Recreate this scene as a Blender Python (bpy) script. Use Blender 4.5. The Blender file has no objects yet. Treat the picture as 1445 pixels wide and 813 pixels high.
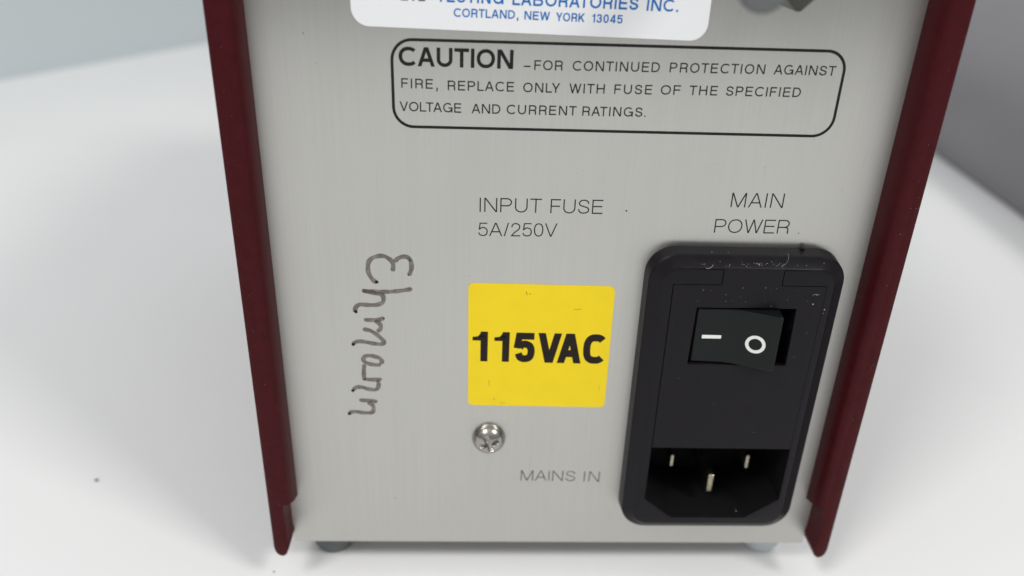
import bpy, bmesh, math, random
from mathutils import Vector, Euler
from mathutils.geometry import tessellate_polygon

# ---------------------------------------------------------------- scene, camera, light
# all shape coordinates below are millimetres (x right, y into the instrument, z up); S turns them into metres
S = 0.001
scene = bpy.context.scene
C = scene.collection
cam = bpy.data.objects.new('camera', bpy.data.cameras.new('camera'))
C.objects.link(cam); scene.camera = cam
cam.location = (14.05*S, -126.82*S, 121.59*S)
cam.rotation_euler = (1.10865, -0.03139, -0.02756)
cam.data.sensor_width = 36; cam.data.lens = 28.65
cam.data.clip_start = 0.002; cam.data.clip_end = 20
cam.data.dof.use_dof = True
cam.data.dof.focus_distance = 0.135
cam.data.dof.aperture_fstop = 12.0

w = bpy.data.worlds.new('World'); scene.world = w; w.use_nodes = True
# plain room: dim walls all round, brighter ceiling, everywhere the same gradient of height
nt = w.node_tree; bg = nt.nodes['Background']; bg.inputs[1].default_value = 1.0
tc = nt.nodes.new('ShaderNodeTexCoord'); sx = nt.nodes.new('ShaderNodeSeparateXYZ'); cr = nt.nodes.new('ShaderNodeValToRGB')
nt.links.new(tc.outputs['Generated'], sx.inputs[0]); nt.links.new(sx.outputs['Z'], cr.inputs[0]); nt.links.new(cr.outputs[0], bg.inputs[0])
cr.color_ramp.elements[0].position = .10; cr.color_ramp.elements[0].color = (.26, .262, .265, 1)
cr.color_ramp.elements[1].position = .85; cr.color_ramp.elements[1].color = (.73, .74, .755, 1)

def area(name, d, dist, sx, sy, power, col):
    l = bpy.data.lights.new(name, 'AREA'); l.shape = 'RECTANGLE'; l.size = sx; l.size_y = sy
    l.energy = power; l.color = col
    o = bpy.data.objects.new(name, l); C.objects.link(o)
    d = Vector(d).normalized(); tgt = Vector((0.03, 0, 0.03))
    o.location = tgt + d*dist
    o.rotation_euler = d.to_track_quat('Z', 'Y').to_euler()
    return o
area('ceiling_lamp', (0.62, -0.47, 0.80), 1.6, 0.34, 0.34, 10, (1.0, 0.985, 0.95))
area('ceiling_lamp', (-0.45, -0.48, 0.84), 1.6, 0.36, 0.42, 9.6, (1.0, 0.99, 0.97))

scene.view_settings.view_transform = 'Standard'; scene.view_settings.look = 'None'
scene.view_settings.exposure = 0.0; scene.view_settings.gamma = 1.0
scene.view_settings.use_curve_mapping = False

# ---------------------------------------------------------------- materials
def mat(name, col, rough=0.5, metal=0.0, spec=0.5, noise=0.0, nscale=(800, 800, 800), bump=0.0, bscale=(1500, 1500, 1500), rvar=0.0, coat=0.0):
    m = bpy.data.materials.new(name); m.use_nodes = True
    nt = m.node_tree; p = nt.nodes['Principled BSDF']
    p.inputs['Base Color'].default_value = (*col, 1); p.inputs['Roughness'].default_value = rough
    p.inputs['Metallic'].default_value = metal; p.inputs['Specular IOR Level'].default_value = spec
    p.inputs['Coat Weight'].default_value = coat
    tc = nt.nodes.new('ShaderNodeTexCoord')
    def nz(sc, detail=4):
        mp = nt.nodes.new('ShaderNodeMapping'); mp.inputs['Scale'].default_value = sc
        n = nt.nodes.new('ShaderNodeTexNoise'); n.inputs['Scale'].default_value = 1; n.inputs['Detail'].default_value = detail
        nt.links.new(tc.outputs['Object'], mp.inputs[0]); nt.links.new(mp.outputs[0], n.inputs[0]); return n
    if noise or rvar:
        n = nz(nscale)
        if noise:
            mr = nt.nodes.new('ShaderNodeMapRange'); mr.inputs[1].default_value = .25; mr.inputs[2].default_value = .75
            mr.inputs[3].default_value = 1-noise; mr.inputs[4].default_value = 1+noise
            vm = nt.nodes.new('ShaderNodeVectorMath'); vm.operation = 'SCALE'; vm.inputs[0].default_value = col
            nt.links.new(n.outputs[0], mr.inputs[0]); nt.links.new(mr.outputs[0], vm.inputs['Scale']); nt.links.new(vm.outputs[0], p.inputs['Base Color'])
        if rvar:
            m2 = nt.nodes.new('ShaderNodeMapRange'); m2.inputs[1].default_value = .25; m2.inputs[2].default_value = .75
            m2.inputs[3].default_value = rough-rvar; m2.inputs[4].default_value = rough+rvar
            nt.links.new(n.outputs[0], m2.inputs[0]); nt.links.new(m2.outputs[0], p.inputs['Roughness'])
    if bump:
        b = nt.nodes.new('ShaderNodeBump'); b.inputs['Strength'].default_value = bump; b.inputs['Distance'].default_value = 0.00005
        n = nz(bscale, 3); nt.links.new(n.outputs[0], b.inputs['Height']); nt.links.new(b.outputs[0], p.inputs['Normal'])
    return m

def brushed():
    # brushed, clear anodised aluminium: vertical brush lines, faint cloudy handling marks
    m = mat('brushed_aluminium', (0.6, 0.6, 0.58), 0.38, 0.9)
    nt = m.node_tree; p = nt.nodes['Principled BSDF']
    tc = nt.nodes.new('ShaderNodeTexCoord')
    def nz(sc, detail):
        mp = nt.nodes.new('ShaderNodeMapping'); mp.inputs['Scale'].default_value = sc
        n = nt.nodes.new('ShaderNodeTexNoise'); n.inputs['Scale'].default_value = 1; n.inputs['Detail'].default_value = detail
        nt.links.new(tc.outputs['Object'], mp.inputs[0]); nt.links.new(mp.outputs[0], n.inputs[0]); return n
    fine = nz((3200, 10, 26), 3); wide = nz((420, 10, 9), 4); cloud = nz((30, 30, 22), 5)
    def rng(n, a, b):
        r = nt.nodes.new('ShaderNodeMapRange'); r.inputs[1].default_value = .25; r.inputs[2].default_value = .75
        r.inputs[3].default_value = a; r.inputs[4].default_value = b; nt.links.new(n.outputs[0], r.inputs[0]); return r
    def mul(a, b):
        x = nt.nodes.new('ShaderNodeMath'); x.operation = 'MULTIPLY'; nt.links.new(a.outputs[0], x.inputs[0]); nt.links.new(b.outputs[0], x.inputs[1]); return x
    k = mul(mul(rng(fine, .972, 1.028), rng(wide, .988, 1.012)), rng(cloud, .965, 1.035))
    vm = nt.nodes.new('ShaderNodeVectorMath'); vm.operation = 'SCALE'; vm.inputs[0].default_value = METAL
    nt.links.new(k.outputs[0], vm.inputs['Scale']); nt.links.new(vm.outputs[0], p.inputs['Base Color'])
    p.inputs['Roughness'].default_value = .33
    p.inputs['Anisotropic'].default_value = .85
    tg = nt.nodes.new('ShaderNodeCombineXYZ'); tg.inputs[0].default_value = 1; nt.links.new(tg.outputs[0], p.inputs['Tangent'])
    b = nt.nodes.new('ShaderNodeBump'); b.inputs['Strength'].default_value = .2; b.inputs['Distance'].default_value = 0.00001
    nt.links.new(fine.outputs[0], b.inputs['Height']); nt.links.new(b.outputs[0], p.inputs['Normal'])
    return m
METAL = (0.522, 0.519, 0.494)

def ink(name, col, alpha, streak=0.0):
    m = mat(name, col, 0.6, 0, .15, noise=.2, nscale=(900, 900, 900))
    nt = m.node_tree; p = nt.nodes['Principled BSDF']; p.inputs['Alpha'].default_value = alpha
    if streak:
        tc = nt.nodes.new('ShaderNodeTexCoord'); n = nt.nodes.new('ShaderNodeTexNoise'); n.inputs['Scale'].default_value = 900; n.inputs['Detail'].default_value = 3
        r = nt.nodes.new('ShaderNodeMapRange'); r.inputs[1].default_value = .3; r.inputs[2].default_value = .7
        r.inputs[3].default_value = alpha-streak; r.inputs[4].default_value = alpha+streak
        nt.links.new(tc.outputs['Object'], n.inputs[0]); nt.links.new(n.outputs[0], r.inputs[0]); nt.links.new(r.outputs[0], p.inputs['Alpha'])
    return m

M = {
 'metal': brushed(),
 'red': mat('dark_red_anodised', (0.050, 0.0045, 0.0068), 0.45, 0.0, .11, noise=.16, nscale=(700, 700, 700), bump=.6, bscale=(4200, 4200, 4200)),
 'black': mat('black_plastic', (0.0085, 0.0072, 0.0096), 0.38, 0, .16, noise=.12, bump=.25, bscale=(5200, 5200, 5200), rvar=.05),
 'rocker': mat('black_rocker_plastic', (0.007, 0.0085, 0.009), 0.33, 0, .2, bump=.1, bscale=(4000, 4000, 4000)),
 'cavity': mat('black_socket_plastic', (0.004, 0.004, 0.0045), 0.6, 0, .25),
 'pin': mat('plated_brass', (0.42, 0.385, 0.29), 0.3, 1.0, noise=.35, nscale=(1800, 1800, 1800)),
 'steel': mat('nickel_plated_steel', (0.38, 0.365, 0.34), 0.22, 1.0, rvar=.05, nscale=(1500, 1500, 1500)),
 'yellow': mat('yellow_vinyl', (0.85, 0.635, 0.012), 0.45, 0, .25, noise=.03, nscale=(250, 250, 250)),
 'white': mat('white_vinyl', (0.80, 0.81, 0.83), 0.35, 0, .5),
 'ink': ink('black_screen_print', (0.016, 0.016, 0.016), .95),
 'thin_ink': ink('thin_black_screen_print', (0.022, 0.022, 0.02), .90, .05),
 'worn_ink': ink('worn_grey_screen_print', (0.06, 0.06, 0.055), .66, .18),
 'sticker_ink': ink('sticker_black_ink', (0.018, 0.013, 0.010), 1),
 'blue_ink': ink('blue_ink', (0.006, 0.15, 0.47), .97),
 'purple_ink': ink('dull_purple_ink', (0.13, 0.09, 0.17), .9),
 'marker': ink('faded_brown_marker', (0.125, 0.094, 0.086), .52, .16),
 'marker_end': ink('dark_marker_blot', (0.02, 0.018, 0.016), .92),
 'white_paint': mat('white_symbol_paint', (0.80, 0.80, 0.78), .5),
 'rubber': mat('dark_rubber', (0.13, 0.145, 0.14), .7),
 'pale_rubber': mat('pale_rubber', (0.56, 0.60, 0.62), .6),
 'table': mat('white_laminate', (0.80, 0.80, 0.80), .42, 0, .5, noise=.022, nscale=(7, 7, 7), rvar=.05),
 'wall': mat('pale_grey_wall', (0.50, 0.545, 0.56), .8, noise=.02, nscale=(8, 8, 8)),
 'case': mat('grey_satin_case', (0.225, 0.217, 0.23), .5, 0, .3, noise=.04, nscale=(20, 20, 20)),
 'lint': mat('pale_lint', (0.36, 0.36, 0.37), .8),
 'post': mat('dark_grey_post', (0.05, 0.05, 0.048), .4),
 'washer': mat('grey_washer', (0.15, 0.158, 0.16), .6, .5),
 'scratch': ink('bright_scratch', (0.62, 0.62, 0.60), .32),
 'grime': mat('dark_grime', (0.03, 0.028, 0.025), .8),
}

# ---------------------------------------------------------------- mesh helpers
def link(name, bm, m, parent=None, smooth=False):
    me = bpy.data.meshes.new(name)
    bmesh.ops.scale(bm, vec=(S, S, S), verts=bm.verts)
    bmesh.ops.recalc_face_normals(bm, faces=bm.faces) if smooth != 'keep' else None
    bm.to_mesh(me); bm.free()
    me.materials.append(M[m])
    if smooth is True:
        for p in me.polygons: p.use_smooth = True
    o = bpy.data.objects.new(name, me); C.objects.link(o)
    if parent: o.parent = parent
    return o
def tag(o, label=None, cat=None, group=None, kind=None):
    for k, v in (('label', label), ('category', cat), ('group', group), ('kind', kind)):
        if v: o[k] = v
    return o
def box(bm, x0, x1, y0, y1, z0, z1, bev=0, seg=2):
    vs = [bm.verts.new((x, y, z)) for x in (x0, x1) for y in (y0, y1) for z in (z0, z1)]
    idx = [(0, 1, 3, 2), (4, 6, 7, 5), (0, 4, 5, 1), (2, 3, 7, 6), (0, 2, 6, 4), (1, 5, 7, 3)]
    fs = [bm.faces.new([vs[i] for i in f]) for f in idx]
    if bev:
        es = list({e for f in fs for e in f.edges})
        bmesh.ops.bevel(bm, geom=es, offset=bev, segments=seg, profile=.5, affect='EDGES')
def rrect(x0, x1, z0, z1, r, n=8):
    if not isinstance(r, (tuple, list)): r = (r,)*4      # bottom-left, bottom-right, top-right, top-left
    out = []
    for (cx, cz, a, rr) in ((x0+r[0], z0+r[0], 180, r[0]), (x1-r[1], z0+r[1], 270, r[1]), (x1-r[2], z1-r[2], 0, r[2]), (x0+r[3], z1-r[3], 90, r[3])):
        for k in range(n+1):
            t = math.radians(a+90*k/n); out.append((cx+rr*math.cos(t), cz+rr*math.sin(t)))
    return out
def ring(bm, pts, y): return [bm.verts.new((p[0], y, p[1])) for p in pts]
def bridge(bm, a, b):
    n = len(a)
    for i in range(n): bm.faces.new((a[i], a[(i+1) % n], b[(i+1) % n], b[i]))
def fill(bm, loops):
    flat = [v for l in loops for v in l]
    for t in tessellate_polygon([[v.co for v in l] for l in loops]):
        try: bm.faces.new([flat[i] for i in t])
        except ValueError: pass
def slab(bm, outer, y0, y1, holes=(), wall=True):
    # a plate with through holes, front face at y0, back face at y1
    f = [ring(bm, l, y0) for l in (outer, *holes)]; b = [ring(bm, l, y1) for l in (outer, *holes)]
    fill(bm, f); fill(bm, b)
    for p, q in zip(f, b): bridge(bm, p, q)

# ---- flat strokes (print and pen lines) lying on a plate whose surface is at y
def smooth_path(p, n=5, closed=False):
    out = []; N = len(p)
    for i in range(N if closed else N-1):
        g = lambda k: p[k % N] if closed else p[max(0, min(N-1, k))]
        a, b, c, d = g(i-1), g(i), g(i+1), g(i+2)
        for s in range(n):
            t = s/n
            out.append(tuple(.5*((2*b[j])+(-a[j]+c[j])*t+(2*a[j]-5*b[j]+4*c[j]-d[j])*t*t+(-a[j]+3*b[j]-3*c[j]+d[j])*t**3) for j in (0, 1)))
    if not closed: out.append(p[-1])
    return out
def ribbon(p, w, closed=False):
    # outline of a polyline of width w with mitred joints -> list of quads
    N = len(p); L, R = [], []
    ws = w if isinstance(w, list) else [w]*N
    for i in range(N):
        a = p[i-1] if (i or closed) else None; b = p[i]; c = p[(i+1) % N] if (i < N-1 or closed) else None
        def nrm(u, v):
            dx, dy = v[0]-u[0], v[1]-u[1]; l = math.hypot(dx, dy) or 1e-9; return (-dy/l, dx/l)
        if a is None: n = nrm(b, c); k = 1
        elif c is None: n = nrm(a, b); k = 1
        else:
            n1, n2 = nrm(a, b), nrm(b, c); s = (n1[0]+n2[0], n1[1]+n2[1]); l = math.hypot(*s) or 1e-9
            n = (s[0]/l, s[1]/l); k = min(1/max(.3, n[0]*n1[0]+n[1]*n1[1]), 2.2)
        h = ws[i]/2*k
        L.append((b[0]+n[0]*h, b[1]+n[1]*h)); R.append((b[0]-n[0]*h, b[1]-n[1]*h))
    return [(L[i], L[(i+1) % N], R[(i+1) % N], R[i]) for i in range(N if closed else N-1)]
def arc(cx, cy, rx, ry, a0, a1, n=14, e=2.0):
    out = []
    for k in range(n+1):
        t = math.radians(a0+(a1-a0)*k/n); c, s = math.cos(t), math.sin(t)
        out.append((cx+rx*math.copysign(abs(c)**(2/e), c), cy+ry*math.copysign(abs(s)**(2/e), s)))
    return out
WID = dict(A=.93, B=.86, C=.92, D=.86, E=.74, F=.70, G=.98, H=.85, I=.0, K=.86, L=.66, M=.98, N=.86, O=.98, P=.78, R=.80, S=.80, T=.78, U=.84, V=.88, W=1.26, Y=.86)
WID.update({'0': .66, '1': .36, '2': .66, '3': .66, '4': .70, '5': .66, '/': .36, '.': .0, ',': .0, '-': .70, ' ': .35})
def glyph(ch, w, wid=1.0, sq=0.0):
    # strokes of one capital of height 1: list of layers, each a list of quads; returns width too
    h = w/2; W = max(WID[ch]*wid, w); l, r, b, t = h, W-h, h, 1-h
    ln = lambda *p: ribbon(list(p), w)
    def diag(x0, y0, x1, y1, k=1.0):
        hw = h*k*math.hypot(x1-x0, y1-y0)/abs(y1-y0)
        return [((x0-hw, y0), (x0+hw, y0), (x1+hw, y1), (x1-hw, y1))]
    bx = lambda P: [(l+(r-l)*x, b+(t-b)*y) for x, y in P]
    dg = h*1.12
    if ch == 'A': return [diag(dg, 0, W/2-w*.08, 1), diag(W-dg, 0, W/2+w*.08, 1), ln((W*.24, .33), (W*.76, .33))], W
    if ch == 'B':
        r1, r2 = (t-.52)/2, (.52-b)/2
        return [ln((l, 0), (l, 1)), ribbon([(l, t)]+arc(W-h*1.6-r1*1.1, .52+r1, r1*1.1, r1, 90, -90, 12)+[(l, .52)], w), ribbon([(l, .52)]+arc(W-h-r2*1.1, b+r2, r2*1.1, r2, 90, -90, 12)+[(l, b)], w)], W
    if ch == 'C':
        rx = (W-h*1.75)/1.76
        return [ribbon(arc(h+rx, .5, rx, .5-h, 44, 316, 28, 2.15+sq), w)], W
    if ch == 'D': return [ribbon([(l, b), (l, t)]+arc(W-(.5-h)-h*1.0, .5, .5-h, .5-h, 90, -90, 16, 2.1), w, True)], W
    if ch == 'E': return [ln((l, 0), (l, 1)), ln((l, t), (W, t)), ln((l, .52), (W*.94, .52)), ln((l, b), (W, b))], W
    if ch == 'F': return [ln((l, 0), (l, 1)), ln((l, t), (W, t)), ln((l, .5), (W*.92, .5))], W
    if ch == 'G': return [ribbon(arc(W/2, .5, W/2-h, .5-h, 45, 342, 28, 2.15), w), ln((W*.56, .47), (W-w*.2, .47)), ln((r, .47+h), (r, 0))], W
    if ch == 'H': return [ln((l, 0), (l, 1)), ln((r, 0), (r, 1)), ln((l, .52), (r, .52))], W
    if ch == 'I': return [ln((h, 0), (h, 1))], W
    if ch == 'K': return [ln((l, 0), (l, 1)), diag(l, .30, r-h*.3, 1), diag(W-dg, 0, W*.34, .62)], W
    if ch == 'L': return [ln((l, 0), (l, 1)), ln((l, b), (W, b))], W
    if ch == 'M': return [ln((l, 0), (l, 1)), ln((r, 0), (r, 1)), diag(W/2-h*.1, 0, l+h*.4, 1), diag(W/2+h*.1, 0, r-h*.4, 1)], W
    if ch == 'N': return [ln((l, 0), (l, 1)), ln((r, 0), (r, 1)), diag(r-h*.3, 0, l+h*.3, 1)], W
    if ch == 'O': return [ribbon(arc(W/2, .5, W/2-h, .5-h, 0, 360, 32, 2.12)[:-1], w, True)], W
    if ch in 'PR':
        m = .46; ry = (t-m)/2
        g = [ln((l, 0), (l, 1)), ribbon([(l, t)]+arc(W-h-ry*1.15, m+ry, ry*1.15, ry, 90, -90, 12)+[(l, m)], w)]
        if ch == 'R': g.append(ribbon([(W*.58, m)]+arc(W*.62, m-.13, r-h*.5-W*.62, .13, 80, 0, 6)+[(r-h*.3, 0)], w))
        return g, W
    if ch == 'S': return [ribbon(smooth_path(bx([(.95, .72), (.84, .91), (.5, 1), (.18, .93), (.05, .75), (.17, .59), (.5, .51), (.84, .42), (.98, .25), (.84, .07), (.5, 0), (.14, .08), (.01, .30)]), 4), w)], W
    if ch == 'T': return [ln((W/2, 0), (W/2, 1)), ln((0, t), (W, t))], W
    if ch == 'U': return [ribbon([(l, 1)]+arc(W/2, .38, W/2-h, .38-h, 180, 360, 16)+[(r, 1)], w)], W
    if ch == 'V': return [diag(W/2-h*.1, 0, dg, 1), diag(W/2+h*.1, 0, W-dg, 1)], W
    if ch == 'W': return [diag(W*.28, 0, dg, 1), diag(W*.28, 0, W/2, 1), diag(W*.72, 0, W/2, 1), diag(W*.72, 0, W-dg, 1)], W
    if ch == 'Y': return [ln((W/2, 0), (W/2, .44)), diag(W/2, .40, dg, 1), diag(W/2, .40, W-dg, 1)], W
    if ch == '0': return [ribbon(arc(W/2, .5, W/2-h, .5-h, 0, 360, 28, 2.3)[:-1], w, True)], W
    if ch == '1': return [ln((W-h, 0), (W-h, 1)), ribbon([(0, .74-h*.2), (W*.38, .76), (W-h*1.2, .97)], w*.8)], W
    if ch == '2': return [ribbon(smooth_path(bx([(.03, .68), (.12, .90), (.5, 1), (.88, .90), (.97, .70), (.82, .50), (.35, .26), (.04, .0)]), 4), w), ln((0, b), (W, b))], W
    if ch == '3': return [ribbon(smooth_path(bx([(.05, .75), (.15, .93), (.5, 1), (.85, .92), (.93, .74), (.78, .57), (.42, .53)]), 4), w), ribbon(smooth_path(bx([(.42, .53), (.82, .48), (1, .27), (.86, .06), (.5, 0), (.13, .07), (.0, .28)]), 4), w)], W
    if ch == '4': return [ln((W*.72, 0), (W*.72, 1)), ln((0, .26), (W, .26)), diag(h, .26, W*.72-h*.2, 1)], W
    if ch == '5': return [ribbon([(W*.95, t), (W*.20, t), (W*.10, .47)], w*.95), ribbon(smooth_path(bx([(.09, .50), (.28, .62), (.55, .65), (.88, .56), (1, .33), (.88, .08), (.5, 0), (.14, .06), (.0, .24)]), 4), w)], W
    if ch == '/': return [diag(h, 0, W-h, 1)], W
    if ch == '.': return [ln((h, 0), (h, w*1.05))], W
    if ch == ',': return [ln((h, -.22), (h*1.4, w*1.1))], W
    if ch == '-': return [ln((0, .36), (W, .36))], W
    return [], W
def lay(bm, layers, y, fx, base=0):
    for k, quads in enumerate(layers):
        yy = y-0.012-0.004*((base+k) % 5)
        for q in quads:
            bm.faces.new([bm.verts.new((fx(p)[0], yy, fx(p)[1])) for p in q])
def words(bm, items, cap, weight, y, gap=.20, tilt=0.0, narrow=1.0):
    # each item: text, left x, baseline z, right x, baseline z at the right
    for (s, x0, z0, x1, z1) in items:
        gl = [glyph(c, weight, narrow) for c in s]
        nat = sum(g[1] for g in gl)
        SB = dict(A=.3, V=.3, Y=.2, W=.4, T=.4, C=.75, O=.72, G=.8, D=.9, S=.75, K=.7, L=.75, P=.75, F=.75, E=.9)
        RB = dict(L=.35, R=.8, D=.7)
        kn = []
        for i in range(len(s)-1):
            u, v = RB.get(s[i], SB.get(s[i], 1)), SB.get(s[i+1], 1)
            f = (u+v)/2
            if s[i:i+2] in ('LT', 'LY', 'TA', 'AT', 'VA', 'AV', 'PA', 'AY', 'LV'): f = -.15
            kn.append(f)
        total = (x1-x0)/cap; tk = sum(kn)
        sp = 0
        if tk > 0:
            sp = (total-nat)/tk; k = 1.0
            if sp < gap*.8 or sp > gap*1.5:
                want = gap*.8 if sp < gap*.8 else gap*1.5
                k = (total-want*tk)/nat; gl = [glyph(c, weight, narrow*k) for c in s]
                nat = sum(g[1] for g in gl); sp = (total-nat)/tk
        kn = [q*sp for q in kn]+[0]
        x = 0
        sl = (z1-z0)/max(1e-6, (x1-x0))
        for (g, wd), kk in zip(gl, kn):
            lay(bm, g, y, lambda p: (x0+(x+p[0])*cap - sl*p[1]*cap, z0+p[1]*cap+sl*(x+p[0])*cap))
            x += wd+kk

# ---------------------------------------------------------------- setting
def structure(name, bm, m): return tag(link(name, bm, m), kind='structure')
bm = bmesh.new(); box(bm, -1100, 1100, -700, 1250, -32, -7); structure('table', bm, 'table')
# pale wall running back on the left, its foot on the table
def leaning_wall(name, p, q, t, z0, z1, m):
    bm = bmesh.new(); d = Vector((q[0]-p[0], q[1]-p[1])).normalized(); n = Vector((-d.y, d.x))*t
    f = []
    for z in (z0, z1):
        f.append([bm.verts.new((a[0], a[1], z)) for a in (p, q, (q[0]+n.x, q[1]+n.y), (p[0]+n.x, p[1]+n.y))])
    bm.faces.new(f[0]); bm.faces.new(f[1]); bridge(bm, f[0], f[1])
    return structure(name, bm, m)
def coved_wall(name, p, q, r, h, m):
    # wall that curves out of the table top with radius r
    d = Vector((q[0]-p[0], q[1]-p[1])).normalized(); n = Vector((-d.y, d.x))
    prof = [(r*math.sin(t), r*(1-math.cos(t))) for t in [math.radians(6*k) for k in range(16)]]+[(r, h), (r+25, h), (r+25, -.1), (0, -.1)]
    bm = bmesh.new(); L = [[bm.verts.new((a[0]+n.x*u, a[1]+n.y*u, -6.9+z)) for u, z in prof] for a in (p, q)]
    for l in L: bm.faces.new(l)
    bridge(bm, *L)
    o = structure(name, bm, m)
    for f in o.data.polygons: f.use_smooth = True
    o.data.set_sharp_from_angle(angle=math.radians(30)); return o
coved_wall('wall_left', (-400, 268), (80, 1085), 130, 900, 'wall')
leaning_wall('wall_back', (80, 1100), (1000, 1100), 30, -6.9, 900, 'wall')

# grey case on the right behind the instrument
bm = bmesh.new(); prev = None
for x, z in ((266, -6.9), (264, -3), (263, 6), (263, 15), (263.5, 22), (266, 31), (273, 41), (284, 51), (299, 60), (320, 68), (350, 74), (400, 77)):
    d = x-263; v = []
    for p in rrect(x, 700-x*.2, 60+d*.7, 600-d*.9, 30, 8): v.append(bm.verts.new((p[0]+(p[1]-300)*.08, p[1], z)))
    if prev: bridge(bm, prev, v)
    else: bm.faces.new(v)
    prev = v
bm.faces.new(prev)
case = tag(link('equipment_case', bm, 'case', smooth=True),
           'blurred rounded grey case on the white table behind the right red side plate', 'case')

# crumbs on the table
def crumb(x, y, r, label):
    bm = bmesh.new(); bmesh.ops.create_icosphere(bm, subdivisions=1, radius=r)
    for v in bm.verts: v.co.x *= random.uniform(.9, 2.0); v.co.z = max(v.co.z*.6, -r*.4)
    bmesh.ops.translate(bm, vec=(x, y, -7+r*.41), verts=bm.verts)
    tag(link('crumb', bm, 'grime', smooth=True), label, 'crumb')
random.seed(4)
crumb(-75.1, 26.6, .38, 'tiny dark crumb lying alone on the white table left of the instrument')
crumb(-27.5, -1.5, .17, 'tiny grey crumb on the white table just below the left red side plate')

# ---------------------------------------------------------------- the instrument
inst = bpy.data.objects.new('electrical_instrument', None); C.objects.link(inst)
inst.location = (0, 0, 0); inst.empty_display_size = .02
tag(inst, 'boxy electrical instrument with brushed metal rear panel between dark red side plates', 'instrument')

XL, XR, ZT = -22.95, 82.1, 150.0
# rear panel, with the cut-out behind the power inlet
bm = bmesh.new()
cut = rrect(44.5, 74.8, 9.0, 64.8, 1.5, 4)
slab(bm, rrect(XL+.02, XR-.02, 0, ZT, .3, 2), 0, 1.4, [cut])
fe = [e for e in bm.edges if all(abs(v.co.y) < 1e-6 and v.co.z < .05 for v in e.verts)]
panel = link('rear_panel', bm, 'metal', inst)
# chassis floor folded back from the foot of the panel
bm = bmesh.new()
prof = [(1.42, .25), (1.42, 1.4), (180, 1.4), (180, -.25), (1.9, -.25), (1.42, 0)]
a = [bm.verts.new((XL+.05, y, z)) for y, z in prof]; b = [bm.verts.new((XR-.05, y, z)) for y, z in prof]
bm.faces.new(a); bm.faces.new(b); bridge(bm, a, b)
link('chassis_floor', bm, 'metal', inst)
bm = bmesh.new(); box(bm, XL-2.75, XR+2.75, -5.2, 180, ZT+.1, ZT+3, .6); link('top_cover', bm, 'red', inst)

def side_plate(s):
    # s = -1 left plate, +1 right plate; profile in x-z swept back along y, front edges rounded
    xi = XL if s < 0 else XR
    X = lambda d: xi+s*d                      # d: distance outward from the inner wall
    prof = [(X(0), ZT), (X(2.8), ZT), (X(2.8), 3.2), (X(2.62), 2.1), (X(2.2), 1.3), (X(1.6), .9), (X(1.0), .85), (X(.45), 1.25), (X(.12), 2.1), (X(-.22), 3.1), (X(-.25), 3.5), (X(-.04), 4.5), (X(0), 11), (X(0), 13)]
    bm = bmesh.new()
    cx = X(1.4)
    def ins(p, k): return [(x+((cx-x)/1.4*k if (x-cx)*s > .3 or z < 11 else 0), z+(k if z < 4 else 0)) for x, z in p]
    prev = None
    for k, y in ((.34, -5.2), (.12, -5.1), (0, -4.85), (0, 180)):
        r_ = ring(bm, ins(prof, k), y)
        if prev: bridge(bm, prev, r_)
        else: fill(bm, [r_])
        prev = r_
    bm.faces.new(prev)
    o = link('side_plate', bm, 'red', inst, smooth=True); o.data.set_sharp_from_angle(angle=math.radians(40))
    # inner lip along the front edge, stopping short of the foot
    bm = bmesh.new()
    x0, x1 = X(0), X(-1.6)
    pr_ = [(x0, -5.2), (X(-.45), -5.17), (X(-.85), -4.95), (X(-1.15), -4.5), (X(-1.4), -3.7), (x1, -2.6), (x1, -.06), (x0, -.06)]
    lo = [bm.verts.new((x, y, 12.0-y/5.2*1.9)) for x, y in pr_]; hi = [bm.verts.new((x, y, ZT-.1)) for x, y in pr_]
    bm.faces.new(lo); bm.faces.new(hi); bridge(bm, lo, hi)
    f = link('edge_lip', bm, 'red', o, smooth=True); f.data.set_sharp_from_angle(angle=math.radians(50))
    # lint and dust specks caught on the front edge
    bm = bmesh.new()
    for k in range(26):
        x = X(random.uniform(.4, 2.5)); z = random.uniform(8, 108); r = random.uniform(.02, .055)
        if s > 0 and random.random() < .5: x = X(random.uniform(1.9, 2.6)); z = random.choice((105, 101, 97, 76))+random.gauss(0, 1.6)
        m_ = bmesh.ops.create_icosphere(bm, subdivisions=1, radius=r)
        bmesh.ops.translate(bm, vec=(x, -5.2, z), verts=m_['verts'])
    tag(link('dust', bm, 'lint', o), kind='stuff')
    return o
random.seed(11)
pl = side_plate(-1); pr = side_plate(1)
for p_, nm in ((pl, 'dark red side plate on the left'), (pr, 'dark red side plate on the right, dustier')): p_['label'] = nm

def foot(x, y, m, label):
    bm = bmesh.new(); prev = None
    for r, z in ((3.3, -.3), (4.3, -.9), (4.5, -3), (4.3, -5.8), (3.7, -6.98)):
        v = [bm.verts.new((x+r*math.cos(2*math.pi*k/40), y+r*math.sin(2*math.pi*k/40), z)) for k in range(40)]
        if prev: bridge(bm, prev, v)
        else: bm.faces.new(v)
        prev = v
    bm.faces.new(prev)
    o = link('rubber_foot', bm, m, inst, smooth=True); o.data.set_sharp_from_angle(angle=math.radians(60)); o['label'] = label
foot(-16.4, 7.6, 'rubber', 'dark rubber foot'); foot(76.3, 8.2, 'pale_rubber', 'pale grey rubber foot')

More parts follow.
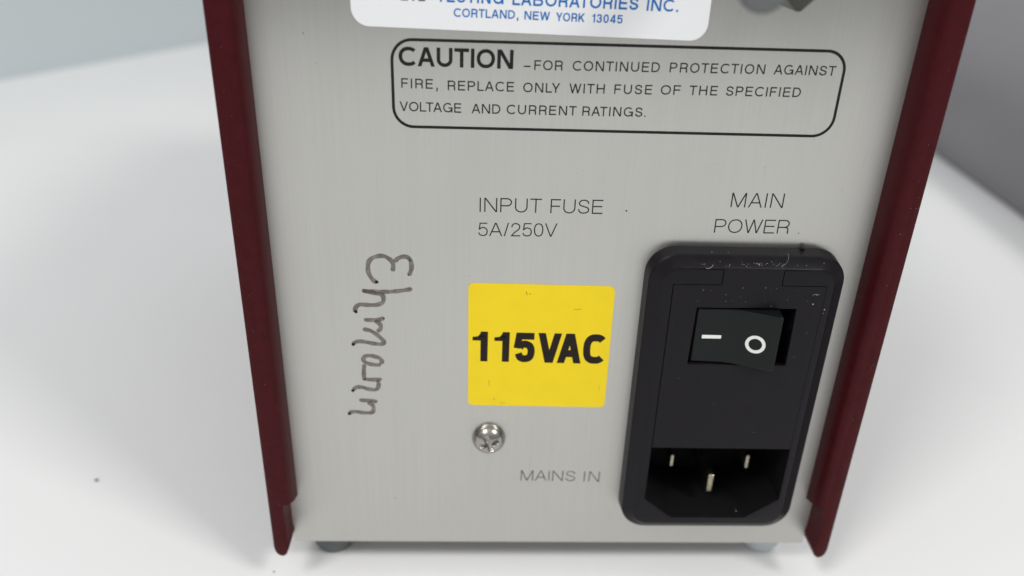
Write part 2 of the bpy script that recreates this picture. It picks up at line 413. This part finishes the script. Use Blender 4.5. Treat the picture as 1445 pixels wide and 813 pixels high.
# ---- screen print on the panel
bm = bmesh.new()
lay(bm, [ribbon(rrect(.05, 69.95, 86.55, 99.9, 3.1, 10), .46, True)], 0, lambda p: p)
link('printed_frame', bm, 'ink', panel)
bm = bmesh.new(); words(bm, [('CAUTION', 1.07, 95.98, 18.52, 95.92)], 2.88, .19, 0, .17); link('printed_lettering', bm, 'ink', panel)
bm = bmesh.new()
lines = [
 [('-', 20.13, 95.85, 21.33, 95.85), ('FOR', 21.76, 95.86, 26.14, 95.9), ('CONTINUED', 27.66, 95.92, 41.14, 96.02), ('PROTECTION', 42.67, 96.04, 57.54, 96.14), ('AGAINST', 58.93, 96.16, 68.65, 96.18)],
 [('FIRE', 1.35, 92.62, 6.21, 92.58), (',', 6.72, 92.55, 7, 92.55), ('REPLACE', 8.50, 92.44, 18.74, 92.46), ('ONLY', 20.19, 92.42, 25.91, 92.46), ('WITH', 27.35, 92.44, 32.89, 92.50), ('FUSE', 34.39, 92.50, 40.30, 92.56), ('OF', 41.68, 92.57, 44.80, 92.62), ('THE', 46.18, 92.62, 50.59, 92.66), ('SPECIFIED', 51.96, 92.66, 63.81, 92.73)],
 [('VOLTAGE', 1.00, 89.02, 10.59, 88.95), ('AND', 12.21, 88.92, 16.73, 88.93), ('CURRENT', 17.72, 88.93, 28.71, 88.95), ('RATINGS', 29.64, 88.95, 39.19, 89.00), ('.', 39.50, 89.0, 39.66, 89.0)]]
for ln_ in lines: words(bm, ln_, 1.5, .142, 0, .24)
link('printed_lettering', bm, 'thin_ink', panel)
bm = bmesh.new()
words(bm, [('INPUT', 13.69, 72.43, 23.99, 72.45), ('FUSE', 25.46, 72.43, 34.19, 72.47)], 2.5, .085, 0, .24)
words(bm, [('5A/250V', 13.53, 68.09, 26.83, 68.20)], 2.42, .085, 0, .16)
link('printed_lettering', bm, 'thin_ink', panel)
bm = bmesh.new()
words(bm, [('MAIN', 55.54, 74.14, 64.40, 74.16)], 2.55, .085, 0, .24)
words(bm, [('POWER', 53.40, 69.47, 66.17, 69.54)], 2.5, .085, 0, .2)
link('printed_lettering', bm, 'thin_ink', panel)
bm = bmesh.new()
words(bm, [('MAINS', 22.54, 16.05, 33.36, 15.93), ('IN', 34.98, 15.87, 38.10, 15.78)], 2.5, .088, 0, .2)
link('printed_lettering', bm, 'worn_ink', panel)
bm = bmesh.new()
for x, z, r in ((38.18, 73.13, .17), (67.98, 69.69, .12), (-13.0, 100.4, .10), (-11.5, 96, .07), (-2.2, 11.4, .12), (60.1, 81.2, .06), (7.4, 23.2, .06), (30.5, 80.0, .05)):
    bm.faces.new([bm.verts.new((x+r*random.uniform(.6, 1.2)*math.cos(t*math.pi/4), -.03, z+r*random.uniform(.6, 1.2)*math.sin(t*math.pi/4))) for t in range(8)])
tag(link('speck', bm, 'grime', panel), kind='stuff')

# ---- faint handling scratches along the brush direction
random.seed(21); bm = bmesh.new()
for _ in range(60):
    x = random.uniform(-19, 78); z = random.uniform(3, 108); l_ = random.uniform(.6, 5)
    if 42 < x < 77 and z < 68: continue
    lay(bm, [ribbon([(x, z), (x+random.gauss(0, .03), z+l_*.5), (x+random.gauss(0, .05), z+l_)], [.012, random.uniform(.03, .06), .012])], .006, lambda p: p)
for x, z, a_, l_ in ((-14, 88, .4, 1.6), (10.5, 60.5, .1, 2.0), (33, 62, 2.6, 1.4), (28, 23, .7, 1.2), (-8, 70, 1.2, 2.2), (50, 81, .3, 2.4)):
    lay(bm, [ribbon([(x, z), (x+l_*math.cos(a_), z+l_*math.sin(a_))], .035)], .006, lambda p: p)
tag(link('scratch', bm, 'scratch', panel), kind='stuff')

# ---- hand-written marker
pen = [[(-3.84, 58.95), (-4.7, 59.83), (-5.21, 61.22), (-5.1, 62.8), (-4.35, 63.69), (-2.92, 64.11), (-1.87, 63.8), (-1.1, 63.07), (-0.89, 62.28), (-1.07, 61.19)],
 [(-0.66, 62.98), (-0.2, 63.57), (0.61, 63.98), (1.5, 63.94), (2.1, 63.23), (2.2, 61.95), (1.96, 61.05), (1.62, 60.51)],
 [(-6.52, 57.48), (-5.0, 57.31), (-3.37, 57.28), (-1.57, 57.31), (0.43, 57.55), (2.25, 57.94)],
 [(-6.34, 57.35), (-5.35, 57.2), (-4.29, 56.98), (-3.04, 56.63), (-2.8, 55.81), (-3.1, 55.09), (-4.21, 54.66), (-5.66, 54.63), (-6.93, 54.71), (-7.59, 54.29), (-7.86, 53.66), (-7.75, 53.08)],
 [(-6.44, 51.7), (-5.07, 51.62), (-3.78, 51.75), (-2.76, 52.12)],
 [(-4.6, 51.5), (-3.75, 51.0), (-3.5, 50.4), (-3.68, 49.73), (-4.25, 49.4)],
 [(-6.72, 49.79), (-5.53, 49.55), (-4.8, 49.1), (-4.14, 48.56), (-3.27, 47.64), (-3.09, 47.06), (-3.61, 46.74), (-5.02, 46.86), (-6.42, 47.17), (-7.83, 47.22), (-8.67, 46.62)],
 [(-3.68, 42.53), (-3.64, 43.37), (-4.33, 43.96), (-5.54, 44.3), (-6.56, 44.16), (-6.91, 43.32), (-6.23, 42.73), (-5.01, 42.39), (-3.75, 42.42)],
 [(-6.75, 42.5), (-6.92, 41.15), (-6.98, 38.95)],
 [(-6.9, 39.32), (-5.57, 39.16), (-3.7, 39.29)],
 [(-4.64, 39.1), (-4.37, 38.24), (-4.62, 37.3), (-5.25, 36.99), (-6.28, 37.1), (-7.51, 37.51), (-8.55, 37.44), (-9.22, 36.69)],
 [(-8.18, 34.64), (-7.03, 34.58), (-5.98, 34.6), (-4.74, 34.28)],
 [(-6.63, 34.16), (-5.71, 33.59), (-5.54, 32.7), (-5.89, 31.92), (-7.17, 31.78), (-8.63, 32.02), (-9.58, 32.01), (-10.14, 31.49)]]
bm = bmesh.new()
for k, st in enumerate(pen):
    p = smooth_path(st, 6); d = [0]
    for i in range(1, len(p)): d.append(d[-1]+math.dist(p[i-1], p[i]))
    ws = []
    for q in d:
        e = min(q, d[-1]-q); tp = 1 if e > .36 else math.sqrt(max(.06, 1-(1-e/.36)**2))
        ws.append((.80+.07*math.sin(q*3+k))*tp)
    lay(bm, [ribbon(p, ws)], 0, lambda v: v, k)
writing = link('marker_writing', bm, 'marker', panel)
bm = bmesh.new()
for k, (x, z) in enumerate([(-3.84, 59.15), (-7.72, 53.3), (-8.55, 46.65), (-9.15, 36.75), (-10.1, 31.6), (-5.9, 34.45), (-6.97, 39.15), (2.0, 63.4), (1.65, 60.6), (-2.9, 52.0)]):
    r = .36 if k < 5 else .17
    bm.faces.new([bm.verts.new((x+r*random.uniform(.7, 1.1)*math.cos(t*math.pi/5), -.045, z+r*random.uniform(.7, 1.1)*math.sin(t*math.pi/5))) for t in range(10)])
link('marker_blot', bm, 'marker_end', panel)

# ---- stickers
def sticker(name, outline, m, thick=.10):
    bm = bmesh.new(); f = ring(bm, outline, -thick); b = ring(bm, outline, -.003)
    bm.faces.new(f); bridge(bm, f, b); return link(name, bm, m, inst)
ys = sticker('voltage_sticker', [(x-.0045*(z-46), z-.009*(x-25)) for x, z in rrect(12.0, 37.65, 33.75, 59.15, 1.0, 6)], 'yellow')
ys['label'] = 'square yellow sticker reading 115VAC'
bm = bmesh.new(); 
def bold(ch, W):
    w_ = .238; k = W/WID[ch]
    if ch == '1': return [ribbon([(W-w_/2, 0), (W-w_/2, 1)], w_), [((0, .70), (W-w_*.5, .70), (W-w_*.5, .86), (0, .82)), ((W*.32, .82), (W-w_*.5, .82), (W-w_*.5, 1.0), (W*.60, 1.0))]]
    return glyph(ch, w_, k, .55)[0]
for ch, x_, W_ in (('1', 0, .50), ('1', .715, .50), ('5', 1.40, .66), ('V', 2.14, .80), ('A', 2.80, .82), ('C', 3.66, .71)):
    u = 24.35/4.45
    lay(bm, bold(ch, W_), -.10, lambda p: (12.78+(p[0]+x_)*u-.0, 43.5-.012*(p[0]+x_)*u+p[1]*6.2))
link('printed_lettering', bm, 'sticker_ink', ys)
bm = bmesh.new()
for (x0, z0, x1, z1, w_) in ((22.0, 57.8, 22.2, 57.2, .12), (22.5, 57.3, 22.9, 57.4, .1), (30.6, 54.4, 32.0, 54.5, .09), (15.9, 39.5, 15.95, 38.2, .07), (16.8, 35.3, 17.0, 35.3, .2), (18, 34.5, 19, 34.3, .06), (36.3, 38.5, 36.4, 37.4, .04)):
    lay(bm, [ribbon([(x0, z0), (x1, z1)], w_)], -.10, lambda p: p)
tag(link('scuff', bm, 'worn_ink', ys), kind='stuff')
sl = -.0165
ws_ = sticker('approval_sticker', [(x+.002*(z-100), z+sl*(x-20)) for x, z in rrect(-5.75, 47.7, 101.30, 128, 2.6, 8)], 'white', .12)
ws_['label'] = 'white rounded sticker with blue lettering, cut by the top of the picture'
bm = bmesh.new()
words(bm, [('TESTING', 6.93, 105.45, 16.78, 105.37), ('LABORATORIES', 18.10, 105.29, 36.86, 105.10), ('INC', 38.14, 105.04, 42.21, 105.00), ('.', 42.6, 104.98, 42.9, 104.98)], 1.75, .17, -.12, .25)
words(bm, [('CORTLAND', 9.42, 103.38, 18.54, 103.32), (',', 18.82, 103.32, 19, 103.32), ('NEW', 19.95, 103.27, 23.76, 103.24), ('YORK', 24.68, 103.18, 28.98, 103.16), ('13045', 30.12, 103.14, 34.68, 103.09)], 1.24, .17, -.12, .22)
link('printed_lettering', bm, 'blue_ink', ws_)
bm = bmesh.new(); words(bm, [('ETL', 1.59, 105.50, 5.23, 105.46)], 1.75, .19, -.12, .2); link('printed_lettering', bm, 'purple_ink', ws_)

# ---- pan-head screw with a cross recess
bm = bmesh.new(); NR, NA = 34, 96; R0, H0 = 3.2, 2.45; rows = []
rot = math.radians(20)
def head_y(x, z):
    r = math.hypot(x, z)/R0
    y = H0*(1-min(1, r)**2.1)**.52 if r < 1 else 0
    c, s_ = math.cos(rot), math.sin(rot); u, v = abs(x*c+z*s_), abs(-x*s_+z*c)
    def arm(a, b): return max(0, min(1, (.42-b*.92)/.10+.35)) * max(0, min(1, (1.95-a)/.35))
    dcut = max(arm(u, v), arm(v, u)); deep = 1.35*(1-.45*min(1, max(u, v)/1.7))
    return y-dcut*deep
for i in range(NR+1):
    r = R0*(i/NR)**.8
    if i == 0: rows.append([bm.verts.new((0, -head_y(0, 0), 0))]); continue
    rows.append([bm.verts.new((r*math.cos(2*math.pi*k/NA), -head_y(r*math.cos(2*math.pi*k/NA), r*math.sin(2*math.pi*k/NA))+0.0, r*math.sin(2*math.pi*k/NA))) for k in range(NA)])
for k in range(NA): bm.faces.new((rows[0][0], rows[1][k], rows[1][(k+1) % NA]))
for i in range(1, NR): bridge(bm, rows[i], rows[i+1])
bmesh.ops.translate(bm, vec=(16.1, -.02, 26.3), verts=bm.verts)
sc = link('screw', bm, 'steel', inst, smooth=True)

# ---- power inlet: frame, fuse drawer, rocker, socket, pins
FY = -4.0
holeP = [(46.6, 61.65), (46.6, 15.0), (52.3, 10.35), (66.9, 10.35), (73.1, 15.0), (73.1, 61.65), (65.35, 61.65), (65.35, 64.5), (54.85, 64.5), (54.85, 61.65)]
bm = bmesh.new()
prev = None
for (y, i_, r_) in ((-.005, 0, 5.0), (-2.75, .25, 4.9), (-2.98, .42, 4.8), (-3.12, .72, 4.6), (-3.72, 2.05, 3.4), (-3.93, 2.3, 3.2), (FY, 2.55, 3.0)):
    pts = rrect(42.35+i_, 76.6-i_, 6.95+i_*.8, 66.95-i_, r_, 8); v = ring(bm, pts, y)
    if prev: bridge(bm, prev, v)
    prev = v
hv = ring(bm, holeP, FY); fill(bm, [prev, hv]); hb = ring(bm, holeP, 1.0); bridge(bm, hv, hb)
frame = link('power_inlet', bm, 'black', inst, smooth=True); frame.data.set_sharp_from_angle(angle=math.radians(24))
frame['label'] = 'black power inlet with rocker switch, fuse drawer and three-pin socket'
# drawer
g = .12
dr = [(46.6+g, 61.65-g), (46.6+g, 27.35), (73.1-g*.3, 27.2), (73.1-g*.3, 61.65-g), (65.35-g, 61.65-g), (65.35-g, 64.5-.02), (54.85+g, 64.5-.02), (54.85+g, 61.65-g)]
win = [(51.25, 57.2), (51.05, 45.85), (68.75, 45.75), (68.6, 57.2)]
bm = bmesh.new(); slab(bm, dr, FY-.03, 2.5, [win])
drawer = link('fuse_drawer', bm, 'black', frame)
mod = drawer.modifiers.new('edge', 'BEVEL'); mod.width = .12*S; mod.segments = 2; mod.limit_method = 'ANGLE'
bm = bmesh.new(); box(bm, 50.6, 69.2, 2.52, 3.2, 45.2, 57.7); link('switch_well', bm, 'cavity', frame)
# rocker: lies level at the I end, stands proud at the O end
prof = [(51.55, 1.8), (51.5, -3.3), (51.75, -3.62), (54, -3.72), (57.0, -3.85), (58.6, -4.15), (60.2, -4.75), (62.6, -5.75), (64.8, -6.62), (65.35, -6.72), (65.7, -6.45), (65.95, -2.5), (65.9, 1.8)]
bm = bmesh.new()
a = [bm.verts.new((x, y, 46.15)) for x, y in prof]; b = [bm.verts.new((x, y, 56.85)) for x, y in prof]
bm.faces.new(a); bm.faces.new(b); bridge(bm, a, b)
rk = link('rocker_switch', bm, 'rocker', frame, smooth=True); rk.data.set_sharp_from_angle(angle=math.radians(35))
mod = rk.modifiers.new('edge', 'BEVEL'); mod.width = .22*S; mod.segments = 3; mod.limit_method = 'ANGLE'; mod.angle_limit = math.radians(60)
# white I and O: thin raised paint on the rocker face
bm = bmesh.new(); box(bm, 52.95, 56.35, -3.9, -3.7, 51.05, 51.68, .03, 1); link('switch_symbol', bm, 'white_paint', frame)
bm = bmesh.new(); cx_, cz_ = 62.0, 50.9; ux = Vector((2.4, -1.0)).normalized(); loops = []
def onface(u, out): return (cx_+u*ux.x+out*ux.y, -5.51+u*ux.y-out*ux.x)
for rr, out in ((1.72, -.03), (1.72, .07), (1.15, .07), (1.15, -.03)):
    lp = []
    for k in range(40):
        t = 2*math.pi*k/40; x, y = onface(rr*math.cos(t), out); lp.append(bm.verts.new((x, y, cz_+rr*math.sin(t))))
    loops.append(lp)
for i in range(3): bridge(bm, loops[i], loops[i+1])
link('switch_symbol', bm, 'white_paint', frame, smooth=False)
# socket cavity
bm = bmesh.new()
so = [(46.62, 27.1), (46.62, 15.0), (52.3, 10.37), (66.9, 10.37), (73.08, 15.0), (73.08, 27.1)]
f = ring(bm, so, FY+.6); b = ring(bm, so, 12); bridge(bm, f, b); bm.faces.new(b)
link('socket', bm, 'cavity', frame)
for x, z, h_, wd in ((52.1, 19.55, 2.9, .8), (67.1, 19.2, 3.3, .8), (60.45, 13.3, 4.3, 1.25)):
    bm = bmesh.new(); box(bm, x-wd/2, x+wd/2, .1, 11.9, z, z+h_, .32, 3); link('contact_pin', bm, 'pin', frame)
# lint and dust on the black plastic
random.seed(5); bm = bmesh.new()
def speck(x, y, z, r):
    m_ = bmesh.ops.create_icosphere(bm, subdivisions=1, radius=r)
    for v in m_['verts']: v.co = Vector((v.co.x*random.uniform(.7, 1.8), v.co.y*.5, v.co.z*random.uniform(.6, 1.5)))+Vector((x, y, z))
def fibre(x, y, z, l, a, w_=.035):
    p = [(x+l*t*math.cos(a+t*1.1), z+l*t*math.sin(a+t*1.1)) for t in (0, .25, .5, .75, 1)]
    for k, q in enumerate(ribbon(p, w_)): bm.faces.new([bm.verts.new((c[0], y, c[1])) for c in q])
for x, z in ((52, 60.7), (53.2, 60.6), (58.7, 61.0), (62.5, 61.2), (63.2, 61.0), (64.2, 61.1), (55.9, 59.6), (56.2, 58.6), (57.2, 58.4), (58.6, 59.2), (59.4, 58.4), (66.8, 59.0), (70.3, 58.9), (68.1, 60.9), (51.1, 58.4), (73.4, 56.5), (71.4, 52.6), (70, 47.5), (60.3, 34.2), (57, 37.2), (65.5, 31.0), (50, 43), (63.9, 57.9), (62.7, 58.6)):
    speck(x+random.gauss(0, .1), FY-.05, z+random.gauss(0, .1), random.uniform(.025, .06))
speck(71.3, FY-.06, 58.2, .13); speck(73.5, FY-.03, 57.2, .11)
fibre(71.7, FY-.06, 60.0, .8, 2.2, .05); fibre(71.4, FY-.06, 60.1, .6, -1, .05)
for _ in range(34): speck(random.gauss(61.3, 1.3), -3.55, random.gauss(65.3, .25), random.uniform(.025, .065))
for _ in range(5): fibre(random.gauss(61.5, 2.4), -3.75, random.gauss(65.2, .4), random.uniform(.4, 1.1), random.uniform(0, 6.3))
for _ in range(14): speck(random.uniform(46, 75), -3.7, random.gauss(65.2, .5), random.uniform(.03, .06))
for _ in range(10): speck(random.uniform(46, 75), random.uniform(-2.6, -.3), 66.8, random.uniform(.03, .07))
fibre(51.8, -3.95, 64.7, 1.3, -.6, .07); fibre(64.5, -3.9, 65.2, 2.6, .2, .03); fibre(64.9, -4.1, 12.0, .5, .4, .06)
tag(link('lint', bm, 'lint', frame), kind='stuff')
bm = bmesh.new(); bmesh.ops.create_icosphere(bm, subdivisions=2, radius=.42)
for v in bm.verts: v.co *= random.uniform(.65, 1.25)
bmesh.ops.translate(bm, vec=(69.0, -.55, 67.3), verts=bm.verts); link('burr', bm, 'grime', frame)

# ---- dark binding post above the caution print, only its lower corner enters the picture
bm = bmesh.new()
c_ = (57.6, 109.6)
for q, (y, r) in enumerate(((-.01, 2.9), (-9.4, 2.9), (-10, 2.4))):
    v = [bm.verts.new((c_[0]+r*math.sin(t), y, c_[1]+r*math.cos(t))) for t in (math.radians(a_) for k in range(4) for a_ in (90*k-7, 90*k, 90*k+7))]
    if q: bridge(bm, prev, v)
    prev = v
bm.faces.new(prev)
link('binding_post', bm, 'post', inst)
# grey plug standing well out from the panel above the picture, its blurred end just enters the frame
bm = bmesh.new(); prev = None
for y, r in ((-.01, 3.4), (-34.2, 3.3), (-35.4, 3.0), (-36, 2.4)):
    ox, oz = 43.7+(y+36)*.25, 112.4+(y+36)*.45
    v = [bm.verts.new((ox+r*math.sin(2*math.pi*k/40), y, oz+r*math.cos(2*math.pi*k/40))) for k in range(40)]
    if prev: bridge(bm, prev, v)
    else: bm.faces.new(v)
    prev = v
bm.faces.new(prev)
pg = link('connector_plug', bm, 'washer', inst, smooth=True); pg.data.set_sharp_from_angle(angle=math.radians(40))
